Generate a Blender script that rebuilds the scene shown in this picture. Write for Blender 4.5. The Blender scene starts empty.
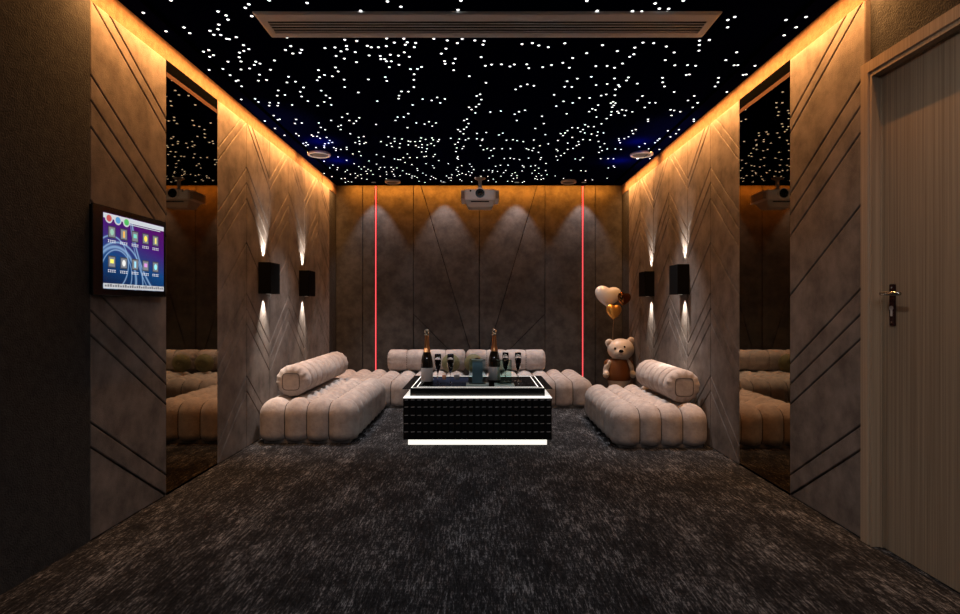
import bpy, bmesh, math, random
from mathutils import Vector, Matrix
random.seed(7)
S = bpy.context.scene
COL = S.collection
PI = math.pi
R = math.radians

# ------------------------------------------------------------------ camera, world, lights, exposure
FPX = 590.0
CX, CZ = 0.012, 1.21
cd = bpy.data.cameras.new('camera'); cam = bpy.data.objects.new('camera', cd); COL.objects.link(cam)
cam.location = (CX, 0, CZ); cam.rotation_euler = (R(90), 0, 0)
cd.sensor_width = 36; cd.lens = 36 * FPX / 960; cd.clip_start = .05; cd.clip_end = 60
S.camera = cam
w = bpy.data.worlds.new('world'); S.world = w; w.use_nodes = True
w.node_tree.nodes['Background'].inputs[0].default_value = (.02, .02, .03, 1)
w.node_tree.nodes['Background'].inputs[1].default_value = .1
S.view_settings.view_transform = 'Standard'
S.view_settings.look = 'None'
S.view_settings.gamma = 1
S.view_settings.use_curve_mapping = False
S.view_settings.exposure = 0.0

H = 2.935            # ceiling height
PT = 2.80            # top of the wall panels
WX = 2.03            # side wall plane
PX = 2.0             # face of the panels
BY = 8.38            # rear wall plane
FY = -1.3            # wall behind the camera

def area(name, loc, rot, sx, sy, power, col, spread=180):
    l = bpy.data.lights.new(name, 'AREA'); l.shape = 'RECTANGLE'; l.size = sx; l.size_y = sy
    l.energy = power; l.color = col; l.spread = R(spread)
    o = bpy.data.objects.new(name, l); COL.objects.link(o); o.location = loc; o.rotation_euler = rot
    return o
def spot(name, loc, direction, power, col, angle, blend=.5, radius=.01):
    l = bpy.data.lights.new(name, 'SPOT'); l.energy = power; l.color = col
    l.spot_size = R(angle); l.spot_blend = blend; l.shadow_soft_size = radius
    o = bpy.data.objects.new(name, l); COL.objects.link(o); o.location = loc
    o.rotation_euler = Vector(direction).to_track_quat('-Z', 'Y').to_euler()
    return o
def point(name, loc, power, col, radius=.02):
    l = bpy.data.lights.new(name, 'POINT'); l.energy = power; l.color = col; l.shadow_soft_size = radius
    o = bpy.data.objects.new(name, l); COL.objects.link(o); o.location = loc
    return o

AMBER = (1.0, .44, .13)
RAILX = 1.89        # LED rails on the ceiling, their slot turned towards the wall
TILT = 60
RAIL_Y0, RAIL_Y1 = 1.2, 8.15
for s in (-1, 1):
    for a0, a1, p in ((RAIL_Y0, 2.9, 3.5), (2.9, 5.5, 40.0), (5.5, RAIL_Y1, 40.0)):
        d = Vector((s * math.cos(R(TILT)), 0, -math.sin(R(TILT))))
        o = area('rail_led', (s * RAILX, (a0 + a1) / 2, H - .008), (0, 0, 0), a1 - a0, .008, p, AMBER, 128)
        zax = -d; xax = Vector((0, 1, 0)); yax = zax.cross(xax)
        o.rotation_euler = Matrix((xax, yax, zax)).transposed().to_euler()
d = Vector((0, math.cos(R(50)), -math.sin(R(50))))
o = area('rail_led', (0, 8.20, H - .008), (0, 0, 0), 3.7, .008, 32.0, (1.0, .31, .03), 150)
zax = -d; xax = Vector((1, 0, 0)); yax = zax.cross(xax)
o.rotation_euler = Matrix((xax, yax, zax)).transposed().to_euler()
# added fill panel, unseen, overhead behind the camera
area('fill_panel', (0, -.7, H - .06), (0, 0, 0), 2.0, .8, 46.0, (.95, .97, 1.0))
# added fill spots without fittings over sofas, table and floor
WARM = (1.0, .955, .95)
for x, y, p in ((-1.40, 5.9, 250), (1.45, 5.75, 250), (-1.2, 7.45, 170), (.0, 7.45, 130), (1.0, 7.45, 150), (0, 5.5, 24), (-.9, 4.2, 42), (.9, 4.2, 42), (0, 2.6, 42)):
    spot('fill_spot', (x, y, H - .02), (0, 0, -1), p, WARM, 60 if y > 5 else 95, .95, .02)
spot('fill_spot', (.4, 1.9, H - .02), (1.65, .55, -1.6), 34, (1.0, .93, .86), 70, .95, .02)      # added fill aimed at the door
spot('fill_spot', (.012, 4.9, H - .03), (0, 2.85, -.20), 26, (1.0, .98, .98), 10.5, .8, .02)      # added spot to brighten the projector
# recessed downlights washing the rear wall
DL = (-1.46, -.49, .52, 1.45)
for x in DL:
    spot('wall_washer', (x, 8.16, H - .015), (0, .10, -1), 30, (.96, .97, 1.0), 64, .5, .015)

# ------------------------------------------------------------------ materials
def mat(name, base, rough=.6, metal=0, emit=None, estr=0, vary=None, vscale=(6, 6, 6), vmix=(.35, .65), bump=0, bscale=200,
        spec=.5, sheen=0, trans=0, ior=1.45, alpha=1, coat=0, sample=True, detail=4, bstretch=(1, 1, 1)):
    m = bpy.data.materials.new(name); m.use_nodes = True
    nt = m.node_tree; N = nt.nodes; b = N['Principled BSDF']
    b.inputs['Base Color'].default_value = (*base, 1)
    b.inputs['Roughness'].default_value = rough
    b.inputs['Metallic'].default_value = metal
    b.inputs['Specular IOR Level'].default_value = spec
    b.inputs['Sheen Weight'].default_value = sheen
    b.inputs['Transmission Weight'].default_value = trans
    b.inputs['IOR'].default_value = ior
    b.inputs['Alpha'].default_value = alpha
    b.inputs['Coat Weight'].default_value = coat
    if emit: b.inputs['Emission Color'].default_value = (*emit, 1); b.inputs['Emission Strength'].default_value = estr
    if vary or bump:
        g = N.new('ShaderNodeNewGeometry')
    if vary:
        mp = N.new('ShaderNodeMapping'); mp.inputs['Scale'].default_value = vscale
        nt.links.new(g.outputs['Position'], mp.inputs[0])
        no = N.new('ShaderNodeTexNoise'); no.inputs['Scale'].default_value = 1; no.inputs['Detail'].default_value = detail
        no.inputs['Roughness'].default_value = .65
        nt.links.new(mp.outputs[0], no.inputs['Vector'])
        cr = N.new('ShaderNodeValToRGB')
        cr.color_ramp.elements[0].position = vmix[0]; cr.color_ramp.elements[1].position = vmix[1]
        cr.color_ramp.elements[0].color = (*vary, 1); cr.color_ramp.elements[1].color = (*base, 1)
        nt.links.new(no.outputs[0], cr.inputs[0]); nt.links.new(cr.outputs[0], b.inputs['Base Color'])
    if bump:
        mp2 = N.new('ShaderNodeMapping'); mp2.inputs['Scale'].default_value = bstretch
        nt.links.new(g.outputs['Position'], mp2.inputs[0])
        n2 = N.new('ShaderNodeTexNoise'); n2.inputs['Scale'].default_value = bscale; n2.inputs['Detail'].default_value = 2
        nt.links.new(mp2.outputs[0], n2.inputs['Vector'])
        bp = N.new('ShaderNodeBump'); bp.inputs['Strength'].default_value = bump; bp.inputs['Distance'].default_value = .01
        nt.links.new(n2.outputs[0], bp.inputs['Height']); nt.links.new(bp.outputs[0], b.inputs['Normal'])
    if not sample: m.cycles.emission_sampling = 'NONE'
    return m

M_panel = mat('suede_panel', (.24, .20, .178), .75, vary=(.105, .087, .077), vscale=(5, 5, 5), vmix=(.34, .68), bump=.25, bscale=160, spec=.25, detail=8)
M_wall = mat('woven_wall_fabric', (.046, .045, .045), .85, vary=(.026, .026, .027), vscale=(20, 20, 20), bump=.6, bscale=120, spec=.2)
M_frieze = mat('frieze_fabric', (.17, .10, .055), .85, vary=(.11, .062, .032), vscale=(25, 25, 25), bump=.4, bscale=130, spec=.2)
M_rear = mat('rear_wall_panel', (.080, .074, .071), .7, vary=(.038, .036, .035), vscale=(7, 7, 7), vmix=(.36, .64), bump=.25, bscale=90, spec=.3, detail=9)
M_black = mat('matt_black', (.0012, .0012, .0012), .8, spec=0)
M_ceil = mat('night_blue_ceiling', (.0008, .0012, .013), .9, spec=0)
M_star = mat('star_point', (1, 1, 1), .5, emit=(1, 1, 1), estr=1.8, sample=False)
M_red = mat('red_led', (.8, .02, .02), .4, emit=(1, .03, .05), estr=.75)
M_redcore = mat('red_led_core', (.8, .1, .1), .4, emit=(1, .20, .22), estr=.95)
M_mirror = mat('bronze_mirror', (.30, .19, .085), .02, 1.0)
M_reflbar = mat('brown_reflection', (.035, .012, .005), .6, spec=.1)
M_velvet = mat('greige_velvet', (.47, .415, .39), .8, vary=(.33, .29, .275), vscale=(14, 14, 14), bump=.35, bscale=60, sheen=.12, spec=.2, detail=6)
M_seam = mat('seam_shade_and_piping', (.11, .092, .082), .9, spec=.1)  # painted shade in the seam grooves; also real end piping and stitches
M_plinth = mat('grey_plinth', (.17, .15, .14), .5)
M_olive = mat('olive_velvet', (.15, .14, .06), .7, vary=(.10, .095, .04), vscale=(30, 30, 30), sheen=.1)
M_leather = mat('black_leather', (.004, .004, .0045), .5, spec=.15)
M_stud = mat('silver_stitch', (.42, .42, .43), .4, .0)
M_led = mat('white_led', (1, 1, 1), .5, emit=(1, .95, .84), estr=1.1)
M_ledline = mat('white_led_line', (1, 1, 1), .5, emit=(1, .96, .88), estr=.8)
M_shelf = mat('lit_shelf', (1, 1, 1), .5, emit=(1, .95, .87), estr=.85)
M_tglass = mat('black_glass', (.008, .008, .009), .06, spec=.6)
M_alu = mat('brushed_aluminium', (.84, .86, .88), .4, .1, bump=.1, bscale=20, bstretch=(1, 40, 1))
M_slat = mat('vent_slat', (.84, .86, .88), .4, .1)
M_discrim = mat('pale_metal_rim', (.58, .52, .50), .35, .2)
M_discgrille = mat('grey_grille', (.07, .06, .055), .6)
M_sconce = mat('sconce_black', (.0018, .0018, .0018), .7, spec=.08)
M_lens = mat('warm_lens', (1, 1, 1), .4, emit=(1, .85, .68), estr=.1)
M_projw = mat('projector_white', (.72, .70, .72), .4)
M_projg = mat('projector_grey', (.30, .28, .28), .5)
M_projlow = mat('projector_belly', (.50, .46, .44), .5)
M_lensblk = mat('lens_black', (.004, .004, .005), .12)
M_chrome = mat('steel', (.55, .53, .50), .2, 1)
M_darkchrome = mat('dark_bronze_metal', (.06, .025, .022), .25, .7)
M_bear = mat('ivory_resin', (.66, .58, .50), .35, coat=.2)
M_vest = mat('brown_leather_vest', (.16, .055, .012), .45)
M_nose = mat('black_gloss', (.006, .006, .006), .2)
M_gold = mat('gold_foil', (.95, .50, .12), .28, .85)
M_brownfoil = mat('brown_foil', (.28, .11, .03), .14, 1)
M_whitefoil = mat('white_foil', (.88, .87, .85), .22, .1, coat=.4)
M_string = mat('pale_string', (.45, .35, .25), .7)
M_bottle = mat('dark_bottle_glass', (.012, .007, .004), .06, spec=.8, coat=.5)
M_foil = mat('copper_foil', (.55, .25, .10), .3, .85)
M_cap = mat('silver_cap', (.75, .66, .52), .25, .9)
M_label = mat('grey_paper_label', (.42, .41, .42), .6)
M_glass = mat('clear_glass', (.96, .97, .97), .02, trans=1, ior=1.2)
M_wine = mat('dark_wine', (.02, .008, .008), .1)
M_blueglass = mat('blue_glass', (.55, .75, .82), .04, trans=1, ior=1.15)
M_bluecore = mat('blue_grey_acrylic', (.20, .29, .35), .3)
M_greenglass = mat('green_glass', (.45, .72, .66), .04, trans=1, ior=1.15)
M_glassbase = mat('frosted_glass_base', (.50, .62, .60), .25)
M_tray = mat('blue_tray', (.14, .18, .32), .25)
M_tumbler = mat('grey_tumbler', (.25, .24, .24), .2)
M_orangeglass = mat('amber_glass', (.65, .28, .14), .15, alpha=.85)
M_gloss = mat('gloss_black', (.003, .003, .003), .18)

def wood(name, c0, c1):
    m = bpy.data.materials.new(name); m.use_nodes = True; nt = m.node_tree; N = nt.nodes; b = N['Principled BSDF']
    g = N.new('ShaderNodeNewGeometry'); mp = N.new('ShaderNodeMapping'); mp.inputs['Scale'].default_value = (110, 110, .7)
    no = N.new('ShaderNodeTexNoise'); no.inputs['Scale'].default_value = 1; no.inputs['Detail'].default_value = 5; no.inputs['Roughness'].default_value = .7
    cr = N.new('ShaderNodeValToRGB'); cr.color_ramp.elements[0].position = .34; cr.color_ramp.elements[1].position = .66
    cr.color_ramp.elements[0].color = (*c0, 1); cr.color_ramp.elements[1].color = (*c1, 1)
    nt.links.new(g.outputs['Position'], mp.inputs[0]); nt.links.new(mp.outputs[0], no.inputs['Vector'])
    nt.links.new(no.outputs[0], cr.inputs[0]); nt.links.new(cr.outputs[0], b.inputs['Base Color'])
    b.inputs['Roughness'].default_value = .55; b.inputs['Specular IOR Level'].default_value = .3
    return m
M_door = wood('fine_grained_veneer', (.21, .15, .10), (.36, .27, .185))
M_frame = wood('frame_veneer', (.30, .21, .14), (.46, .34, .235))

def carpet():
    m = bpy.data.materials.new('charcoal_carpet'); m.use_nodes = True; nt = m.node_tree; N = nt.nodes; b = N['Principled BSDF']
    lk = nt.links.new
    g = N.new('ShaderNodeNewGeometry')
    def noise(sc, detail, rough=.6):
        mp = N.new('ShaderNodeMapping'); mp.inputs['Scale'].default_value = sc; lk(g.outputs['Position'], mp.inputs[0])
        n = N.new('ShaderNodeTexNoise'); n.inputs['Scale'].default_value = 1; n.inputs['Detail'].default_value = detail; n.inputs['Roughness'].default_value = rough
        lk(mp.outputs[0], n.inputs['Vector']); return n
    a = noise((80, 8.5, 1), 6, .8); c = noise((5, 2.2, 1), 4, .7); f = noise((260, 40, 1), 2)
    k = noise((14, 60, 1), 4, .7)
    def mth(op, x, y):
        n = N.new('ShaderNodeMath'); n.operation = op
        for i, v in enumerate((x, y)):
            if isinstance(v, (int, float)): n.inputs[i].default_value = v
            else: lk(v.outputs[0], n.inputs[i])
        return n
    s = mth('ADD', mth('MULTIPLY', a, .50), mth('MULTIPLY', c, .20))
    s = mth('ADD', s, mth('MULTIPLY', f, .20)); s = mth('ADD', s, mth('MULTIPLY', k, .10))
    cr = N.new('ShaderNodeValToRGB'); e = cr.color_ramp.elements
    e[0].position = .44; e[0].color = (.005, .005, .006, 1); e[1].position = .63; e[1].color = (.30, .305, .325, 1)
    x = cr.color_ramp.elements.new(.52); x.color = (.022, .0225, .025, 1)
    lk(s.outputs[0], cr.inputs[0]); lk(cr.outputs[0], b.inputs['Base Color'])
    b.inputs['Roughness'].default_value = .95; b.inputs['Specular IOR Level'].default_value = .1
    bp = N.new('ShaderNodeBump'); bp.inputs['Strength'].default_value = .7; bp.inputs['Distance'].default_value = .012
    lk(s.outputs[0], bp.inputs['Height']); lk(bp.outputs[0], b.inputs['Normal'])
    return m
M_carpet = carpet()

# ------------------------------------------------------------------ helpers
def obj(name, bm, m, parent=None, smooth=False, origin=None, mats=None):
    me = bpy.data.meshes.new(name)
    if origin is not None: bmesh.ops.translate(bm, verts=bm.verts, vec=-Vector(origin))
    bmesh.ops.recalc_face_normals(bm, faces=bm.faces)
    bm.to_mesh(me); bm.free()
    for mm in (mats or [m]): me.materials.append(mm)
    if smooth: me.polygons.foreach_set('use_smooth', [True] * len(me.polygons))
    o = bpy.data.objects.new(name, me); COL.objects.link(o)
    if parent is not None: o.parent = parent
    elif origin is not None: o.location = origin
    return o
def thing(name, label, cat, loc=(0, 0, 0), group=None, rz=0):
    o = bpy.data.objects.new(name, None); COL.objects.link(o); o.empty_display_size = .1
    o.location = loc; o.rotation_euler = (0, 0, rz)
    o['label'] = label; o['category'] = cat
    if group: o['group'] = group
    return o
def tag(o, label, cat, group=None):
    o['label'] = label; o['category'] = cat
    if group: o['group'] = group
    return o
def kids(o): return [c for c in COL.objects if c.parent == o]
def dup(root, loc, label, rz=None, group=None):
    r = root.copy(); COL.objects.link(r); r.location = loc; r['label'] = label
    if rz is not None: r.rotation_euler = (0, 0, rz)
    if group: r['group'] = group
    for ch in kids(root):
        c = ch.copy(); COL.objects.link(c); c.parent = r
        for g in kids(ch):
            d = g.copy(); COL.objects.link(d); d.parent = c
    return r
def box(bm, x0, x1, y0, y1, z0, z1, bev=0, seg=2):
    t = bmesh.new()
    bmesh.ops.create_cube(t, size=1)
    for v in t.verts:
        v.co = Vector(((x0 + x1) / 2 + v.co.x * (x1 - x0), (y0 + y1) / 2 + v.co.y * (y1 - y0), (z0 + z1) / 2 + v.co.z * (z1 - z0)))
    if bev: bmesh.ops.bevel(t, geom=t.edges[:], offset=bev, segments=seg, affect='EDGES', profile=.5)
    merge(bm, t); return bm
def merge(bm, t):
    me = bpy.data.meshes.new('tmp'); t.to_mesh(me); t.free(); bm.from_mesh(me); bpy.data.meshes.remove(me)
def B(*a, **k): return box(bmesh.new(), *a, **k)
def lathe(prof, seg=32, bm=None, c=(0, 0, 0)):
    bm = bm or bmesh.new(); rings = []
    for r, z in prof:
        if r < 1e-5: rings.append([bm.verts.new((c[0], c[1], c[2] + z))])
        else: rings.append([bm.verts.new((c[0] + r * math.cos(2 * PI * i / seg), c[1] + r * math.sin(2 * PI * i / seg), c[2] + z)) for i in range(seg)])
    for a, b in zip(rings, rings[1:]):
        for i in range(seg):
            j = (i + 1) % seg
            if len(a) == 1 and len(b) > 1: bm.faces.new((a[0], b[i], b[j]))
            elif len(b) == 1 and len(a) > 1: bm.faces.new((a[i], a[j], b[0]))
            elif len(a) > 1: bm.faces.new((a[i], a[j], b[j], b[i]))
    return bm
def tube(bm, pts, r, seg=8):
    pts = [Vector(p) for p in pts]; rings = []
    for i, p in enumerate(pts):
        d = (pts[min(i + 1, len(pts) - 1)] - pts[max(i - 1, 0)]).normalized()
        q = d.to_track_quat('Z', 'Y')
        rings.append([bm.verts.new(p + q @ Vector((r * math.cos(2 * PI * k / seg), r * math.sin(2 * PI * k / seg), 0))) for k in range(seg)])
    for a, b in zip(rings, rings[1:]):
        for k in range(seg): bm.faces.new((a[k], a[(k + 1) % seg], b[(k + 1) % seg], b[k]))
    bm.faces.new(rings[0]); bm.faces.new(rings[-1])
    return bm
def ellip(bm, c, rad, rot=None, u=24, v=16):
    t = bmesh.new(); bmesh.ops.create_uvsphere(t, u_segments=u, v_segments=v, radius=1)
    M = Matrix.Translation(c) @ (rot.to_matrix().to_4x4() if rot else Matrix.Identity(4)) @ Matrix.Diagonal((*rad, 1))
    bmesh.ops.transform(t, matrix=M, verts=t.verts); merge(bm, t); return bm
def struct(o): o['kind'] = 'structure'; return o

# convex polygons cut by lines, made into slightly bevelled upholstered tiles
def cut(poly, p, q):
    def side(v): return (q[0] - p[0]) * (v[1] - p[1]) - (q[1] - p[1]) * (v[0] - p[0])
    A, Bp = [], []
    for i, v in enumerate(poly):
        u = poly[(i + 1) % len(poly)]; sv, su = side(v), side(u)
        if sv >= -1e-9: A.append(v)
        if sv <= 1e-9: Bp.append(v)
        if (sv > 1e-9 and su < -1e-9) or (sv < -1e-9 and su > 1e-9):
            t = sv / (sv - su); x = (v[0] + t * (u[0] - v[0]), v[1] + t * (u[1] - v[1])); A.append(x); Bp.append(x)
    return [P for P in (A, Bp) if len(P) >= 3 and abs(parea(P)) > 2e-4]
def parea(P): return .5 * sum(P[i][0] * P[(i + 1) % len(P)][1] - P[(i + 1) % len(P)][0] * P[i][1] for i in range(len(P)))
def inset(P, d):
    if parea(P) < 0: P = P[::-1]
    c = [P[0]]
    for v in P[1:]:
        if math.hypot(v[0] - c[-1][0], v[1] - c[-1][1]) > 1e-5: c.append(v)
    if math.hypot(c[0][0] - c[-1][0], c[0][1] - c[-1][1]) < 1e-5: c.pop()
    P = c; n = len(P); L = []
    for i in range(n):
        a, b = P[i], P[(i + 1) % n]; dx, dy = b[0] - a[0], b[1] - a[1]; l = math.hypot(dx, dy)
        nx, ny = -dy / l, dx / l; L.append(((a[0] + nx * d, a[1] + ny * d), (dx / l, dy / l)))
    out = []
    for i in range(n):
        (p, u), (q, v) = L[i - 1], L[i]; cr = u[0] * v[1] - u[1] * v[0]
        if abs(cr) < 1e-6: out.append(q); continue
        t = ((q[0] - p[0]) * v[1] - (q[1] - p[1]) * v[0]) / cr; out.append((p[0] + u[0] * t, p[1] + u[1] * t))
    return out
def tiles(polys, f, t, gap=.0038, bev=.006):
    """f(a, b, h) maps panel coordinates and height off the wall to the room"""
    bm = bmesh.new()
    for P in polys:
        rings = []
        for d, h in ((gap, 0), (gap, t - bev), (gap + bev * .35, t - bev * .3), (gap + bev, t)):
            rings.append([bm.verts.new(f(a, b, h)) for a, b in inset(P, d)])
        n = len(rings[0])
        if any(len(r) != n for r in rings): continue
        for r0, r1 in zip(rings, rings[1:]):
            for i in range(n): bm.faces.new((r0[i], r0[(i + 1) % n], r1[(i + 1) % n], r1[i]))
        bm.faces.new(rings[-1]); bm.faces.new(rings[0][::-1])
    return bm

# ------------------------------------------------------------------ room shell
struct(obj('floor', B(-2.3, 2.3, FY - .1, BY + .1, -.1, 0), M_carpet))
ceiling = struct(obj('ceiling', B(-2.3, 2.3, FY - .1, BY + .1, H, H + .1), M_ceil))
wl = struct(obj('wall_left', B(-2.2, -WX, FY - .1, BY + .1, 0, H), M_wall))
wr = bmesh.new()
DY0, DY1, DZ = 1.98, 2.977, 2.376       # the door opening
box(wr, WX, 2.2, FY - .1, DY0, 0, H); box(wr, WX, 2.2, DY1, BY + .1, 0, H); box(wr, WX, 2.2, DY0, DY1, DZ, H)
wr = struct(obj('wall_right', wr, M_wall))
wb = struct(obj('wall_back', B(-WX, WX, BY, BY + .1, 0, H), M_black))
struct(obj('wall_front', B(-WX, WX, FY - .1, FY, 0, H), M_wall))

obj('wall_covering', B(-WX + .0005, -PX, FY + .01, 3.044, .001, PT), M_wall, wl)
N0, N1, F0, F1 = 3.045, 3.79, 4.53, 7.885
PEAK = [2.90, 2.81, 2.415, 2.284, 2.146, 1.767, 1.33, 1.197, 1.068, .617, .489]
for s, wall in ((-1, wl), (1, wr)):
    f = lambda a, b, h, s=s: (s * (WX - h), a, b)
    T = WX - PX
    polys = [[(N0, 0.0), (N1, 0.0), (N1, PT), (N0, PT)]]
    for z in PEAK:
        nx = []
        for P in polys: nx += cut(P, (N0, z), (N1, z - .487))
        polys = nx
    obj('upholstered_panel', tiles(polys, f, T), M_panel, wall)
    wpan = (F1 - F0) / 6
    for k in range(6):
        a0, a1 = F0 + k * wpan, F0 + (k + 1) * wpan
        polys = [[(a0, 0.0), (a1, 0.0), (a1, PT), (a0, PT)]]
        for z in PEAK:
            p, q = ((a0, z - .47), (a1, z)) if k % 2 == 0 else ((a0, z), (a1, z - .47))
            nx = []
            for P in polys: nx += cut(P, p, q)
            polys = nx
        obj('upholstered_panel', tiles(polys, f, T, .0032, .006), M_panel, wall)
    # frieze above the panels, butt-jointed near the rear wall
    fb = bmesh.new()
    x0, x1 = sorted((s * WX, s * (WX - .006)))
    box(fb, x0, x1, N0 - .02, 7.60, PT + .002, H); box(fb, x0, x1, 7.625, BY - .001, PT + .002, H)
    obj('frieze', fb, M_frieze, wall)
    # lintel over the mirror niche
    x0, x1 = sorted((s * (WX - .001), s * (PX + .004)))
    obj('niche_lintel', B(x0, x1, N1 + .001, F0 - .001, 2.7225, PT), M_black, wall)

# rear wall: six tall panels, two of them crossed by slanting seams, two with a red light line
fz = lambda a, b, h: (a, BY - h, b)
pxx = lambda px: (px - 480) * BY / FPX + CX
pzz = lambda py: CZ + (307 - py) * BY / FPX
seams = [-WX + .001, pxx(363), pxx(413.6), pxx(479.3), pxx(544.8), pxx(595), WX - .001]
diag = [((pxx(421), pzz(186)), (pxx(470), pzz(349))), ((pxx(413.6), pzz(314)), (pxx(447), pzz(348))),
        ((pxx(537), pzz(186)), (pxx(489), pzz(349))), ((pxx(544.8), pzz(314)), (pxx(511), pzz(348)))]
RED = (pxx(376), pxx(582.5))
for k in range(6):
    a0, a1 = seams[k], seams[k + 1]
    polys = [[(a0, 0.0), (a1, 0.0), (a1, H - .001), (a0, H - .001)]]
    for p, q in diag:
        m_ = (p[0] + q[0]) / 2
        if a0 < m_ < a1:
            nx = []
            for P in polys: nx += cut(P, p, q)
            polys = nx
    for rx in RED:
        if a0 < rx < a1:
            nx = []
            for P in polys:
                for Q in cut(P, (rx - .011, 0), (rx - .011, 1)):
                    for W_ in cut(Q, (rx + .011, 0), (rx + .011, 1)):
                        c = sum(v[0] for v in W_) / len(W_)
                        if abs(c - rx) > .011: nx.append(W_)
            polys = nx
    obj('rear_wall_panel', tiles(polys, fz, .03, .0035, .006), M_rear, wb)
for rx, side in zip(RED, ('left', 'right')):
    t = thing('led_strip', 'thin red glowing light line set upright in the rear wall, %s of the sofa bolsters' % side, 'led strip', (rx, BY - .012, .0))
    obj('light_line', B(-.0075, .0075, -.010, .010, .02, H - .012), M_red, t)
    obj('bright_core', B(-.0035, .0035, -.016, -.011, .02, H - .012), M_redcore, t)

# mirrors in the niches
for s, side in ((-1, 'left'), (1, 'right')):
    t = thing('mirror', 'tall bronze-tinted mirror in the niche of the %s wall' % side, 'mirror', (s * 2.0085, (N1 + F0) / 2, 0))
    # the pane stands just off the wall plane; the niche is as deep as the panels
    obj('mirror_glass', B(-.0045, .0045, N1 - (N1 + F0) / 2 + .001, F0 - (N1 + F0) / 2 - .001, .012, 2.692), M_mirror, t)
    obj('reflection_bar', B(-.006, .006, N1 - (N1 + F0) / 2 + .001, F0 - (N1 + F0) / 2 - .001, 2.692, 2.722), M_reflbar, t)  # brown bar modelled in place of a reflection along the mirror top
    obj('base_rail', B(-.006, .006, N1 - (N1 + F0) / 2 + .001, F0 - (N1 + F0) / 2 - .001, 0, .012), M_black, t)

# LED rails on the ceiling (slot faces the wall, lip hides the diodes from the room)
def rail(name, a0, a1, f):
    bm = bmesh.new()
    prof = [(-.020, 0), (-.020, -.028), (-.015, -.028), (-.015, -.003), (.006, -.003), (.006, 0)]
    r0 = [bm.verts.new(f(p, a0, z)) for p, z in prof]; r1 = [bm.verts.new(f(p, a1, z)) for p, z in prof]
    for i in range(len(prof)):
        j = (i + 1) % len(prof); bm.faces.new((r0[i], r0[j], r1[j], r1[i]))
    bm.faces.new(r0); bm.faces.new(r1)
    return obj(name, bm, M_black, ceiling)
for s in (-1, 1):
    rail('light_rail', RAIL_Y0 - .05, RAIL_Y1 + .02, lambda p, a, z, s=s: (s * (RAILX + p), a, H + z))
rail('light_rail', -1.83, 1.83, lambda p, a, z: (a, 8.20 + p, H + z))

# door
dr = struct(thing('door_1', 'x', 'x')); del dr['label']; del dr['category']
dr.location = (WX, DY1, 0)
def dB(*a, **k):
    b = B(*a, **k); bmesh.ops.translate(b, verts=b.verts, vec=(-WX, -DY1, 0)); return b
obj('door_leaf', dB(WX + .004, WX + .045, DY0 + .002, DY1 - .012, .006, DZ - .006), M_door, dr)
fr = bmesh.new()
ex, cw = WX - .045, .082
prof = [(0, 0), (0, .045), (.055, .045), (.060, .036), (.066, .036), (.070, .042), (.082, .042), (.082, 0)]   # across, off the wall
def casing_run(p0, p1, outdir, bm):
    pass
def mitred(bm):
    rings = []
    yo0, yo1, zo = DY0 - cw, DY1 + cw, DZ + cw
    for (a, h) in prof:
        x = WX - h
        rings.append([(x, yo1 - a, 0), (x, yo1 - a, zo - a), (x, yo0 + a, zo - a), (x, yo0 + a, 0)])
    V = [[bm.verts.new((p[0] - WX, p[1] - DY1, p[2])) for p in r] for r in rings]
    for i in range(len(V)):
        j = (i + 1) % len(V)
        for k in range(3): bm.faces.new((V[i][k], V[j][k], V[j][k + 1], V[i][k + 1]))
    bm.faces.new([v[0] for v in V]); bm.faces.new([v[3] for v in V])
mitred(fr)
obj('door_frame', fr, M_frame, dr)
jb = bmesh.new()
box(jb, WX, WX + .16, DY1 - .010, DY1, 0, DZ); box(jb, WX, WX + .16, DY0, DY0 + .002, 0, DZ); box(jb, WX, WX + .16, DY0, DY1, DZ - .005, DZ)
bmesh.ops.translate(jb, verts=jb.verts, vec=(-WX, -DY1, 0))
obj('door_jamb', jb, M_frame, dr)
# handle
hy = 2.885; hx = WX + .004
hb = B(hx - .009, hx, hy - .020, hy + .020, 1.118, 1.322, bev=.004)
bmesh.ops.translate(hb, verts=hb.verts, vec=(-WX, -DY1, 0))
hp = obj('handle_plate', hb, M_darkchrome, dr)
lv = bmesh.new(); tube(lv, [(hx - .005, hy, 1.275), (hx - .055, hy, 1.275), (hx - .068, hy - .012, 1.275), (hx - .070, hy - .04, 1.275), (hx - .070, hy - .14, 1.272)], .0095, 10)
bmesh.ops.translate(lv, verts=lv.verts, vec=(-WX, -DY1, 0))
o = obj('handle_lever', lv, M_chrome, hp, smooth=True); o['label'] = 'steel lever'
kh = bmesh.new(); box(kh, hx - .013, hx - .008, hy - .006, hy + .006, 1.165, 1.200, bev=.002)
t = bmesh.new(); bmesh.ops.create_cone(t, cap_ends=True, segments=16, radius1=.011, radius2=.011, depth=.006, matrix=Matrix.Translation((hx - .011, hy, 1.205)) @ Matrix.Rotation(PI / 2, 4, 'Y')); merge(kh, t)
bmesh.ops.translate(kh, verts=kh.verts, vec=(-WX, -DY1, 0))
obj('lock_cylinder', kh, M_discrim, hp)['label'] = 'pale metal lock cylinder'
for zz in (1.135, 1.305):
    sc = bmesh.new(); ellip(sc, (hx - .009 - WX, hy - DY1, zz), (.003, .005, .005), u=10, v=8)
    obj('screw', sc, M_chrome, hp, smooth=True)

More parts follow.
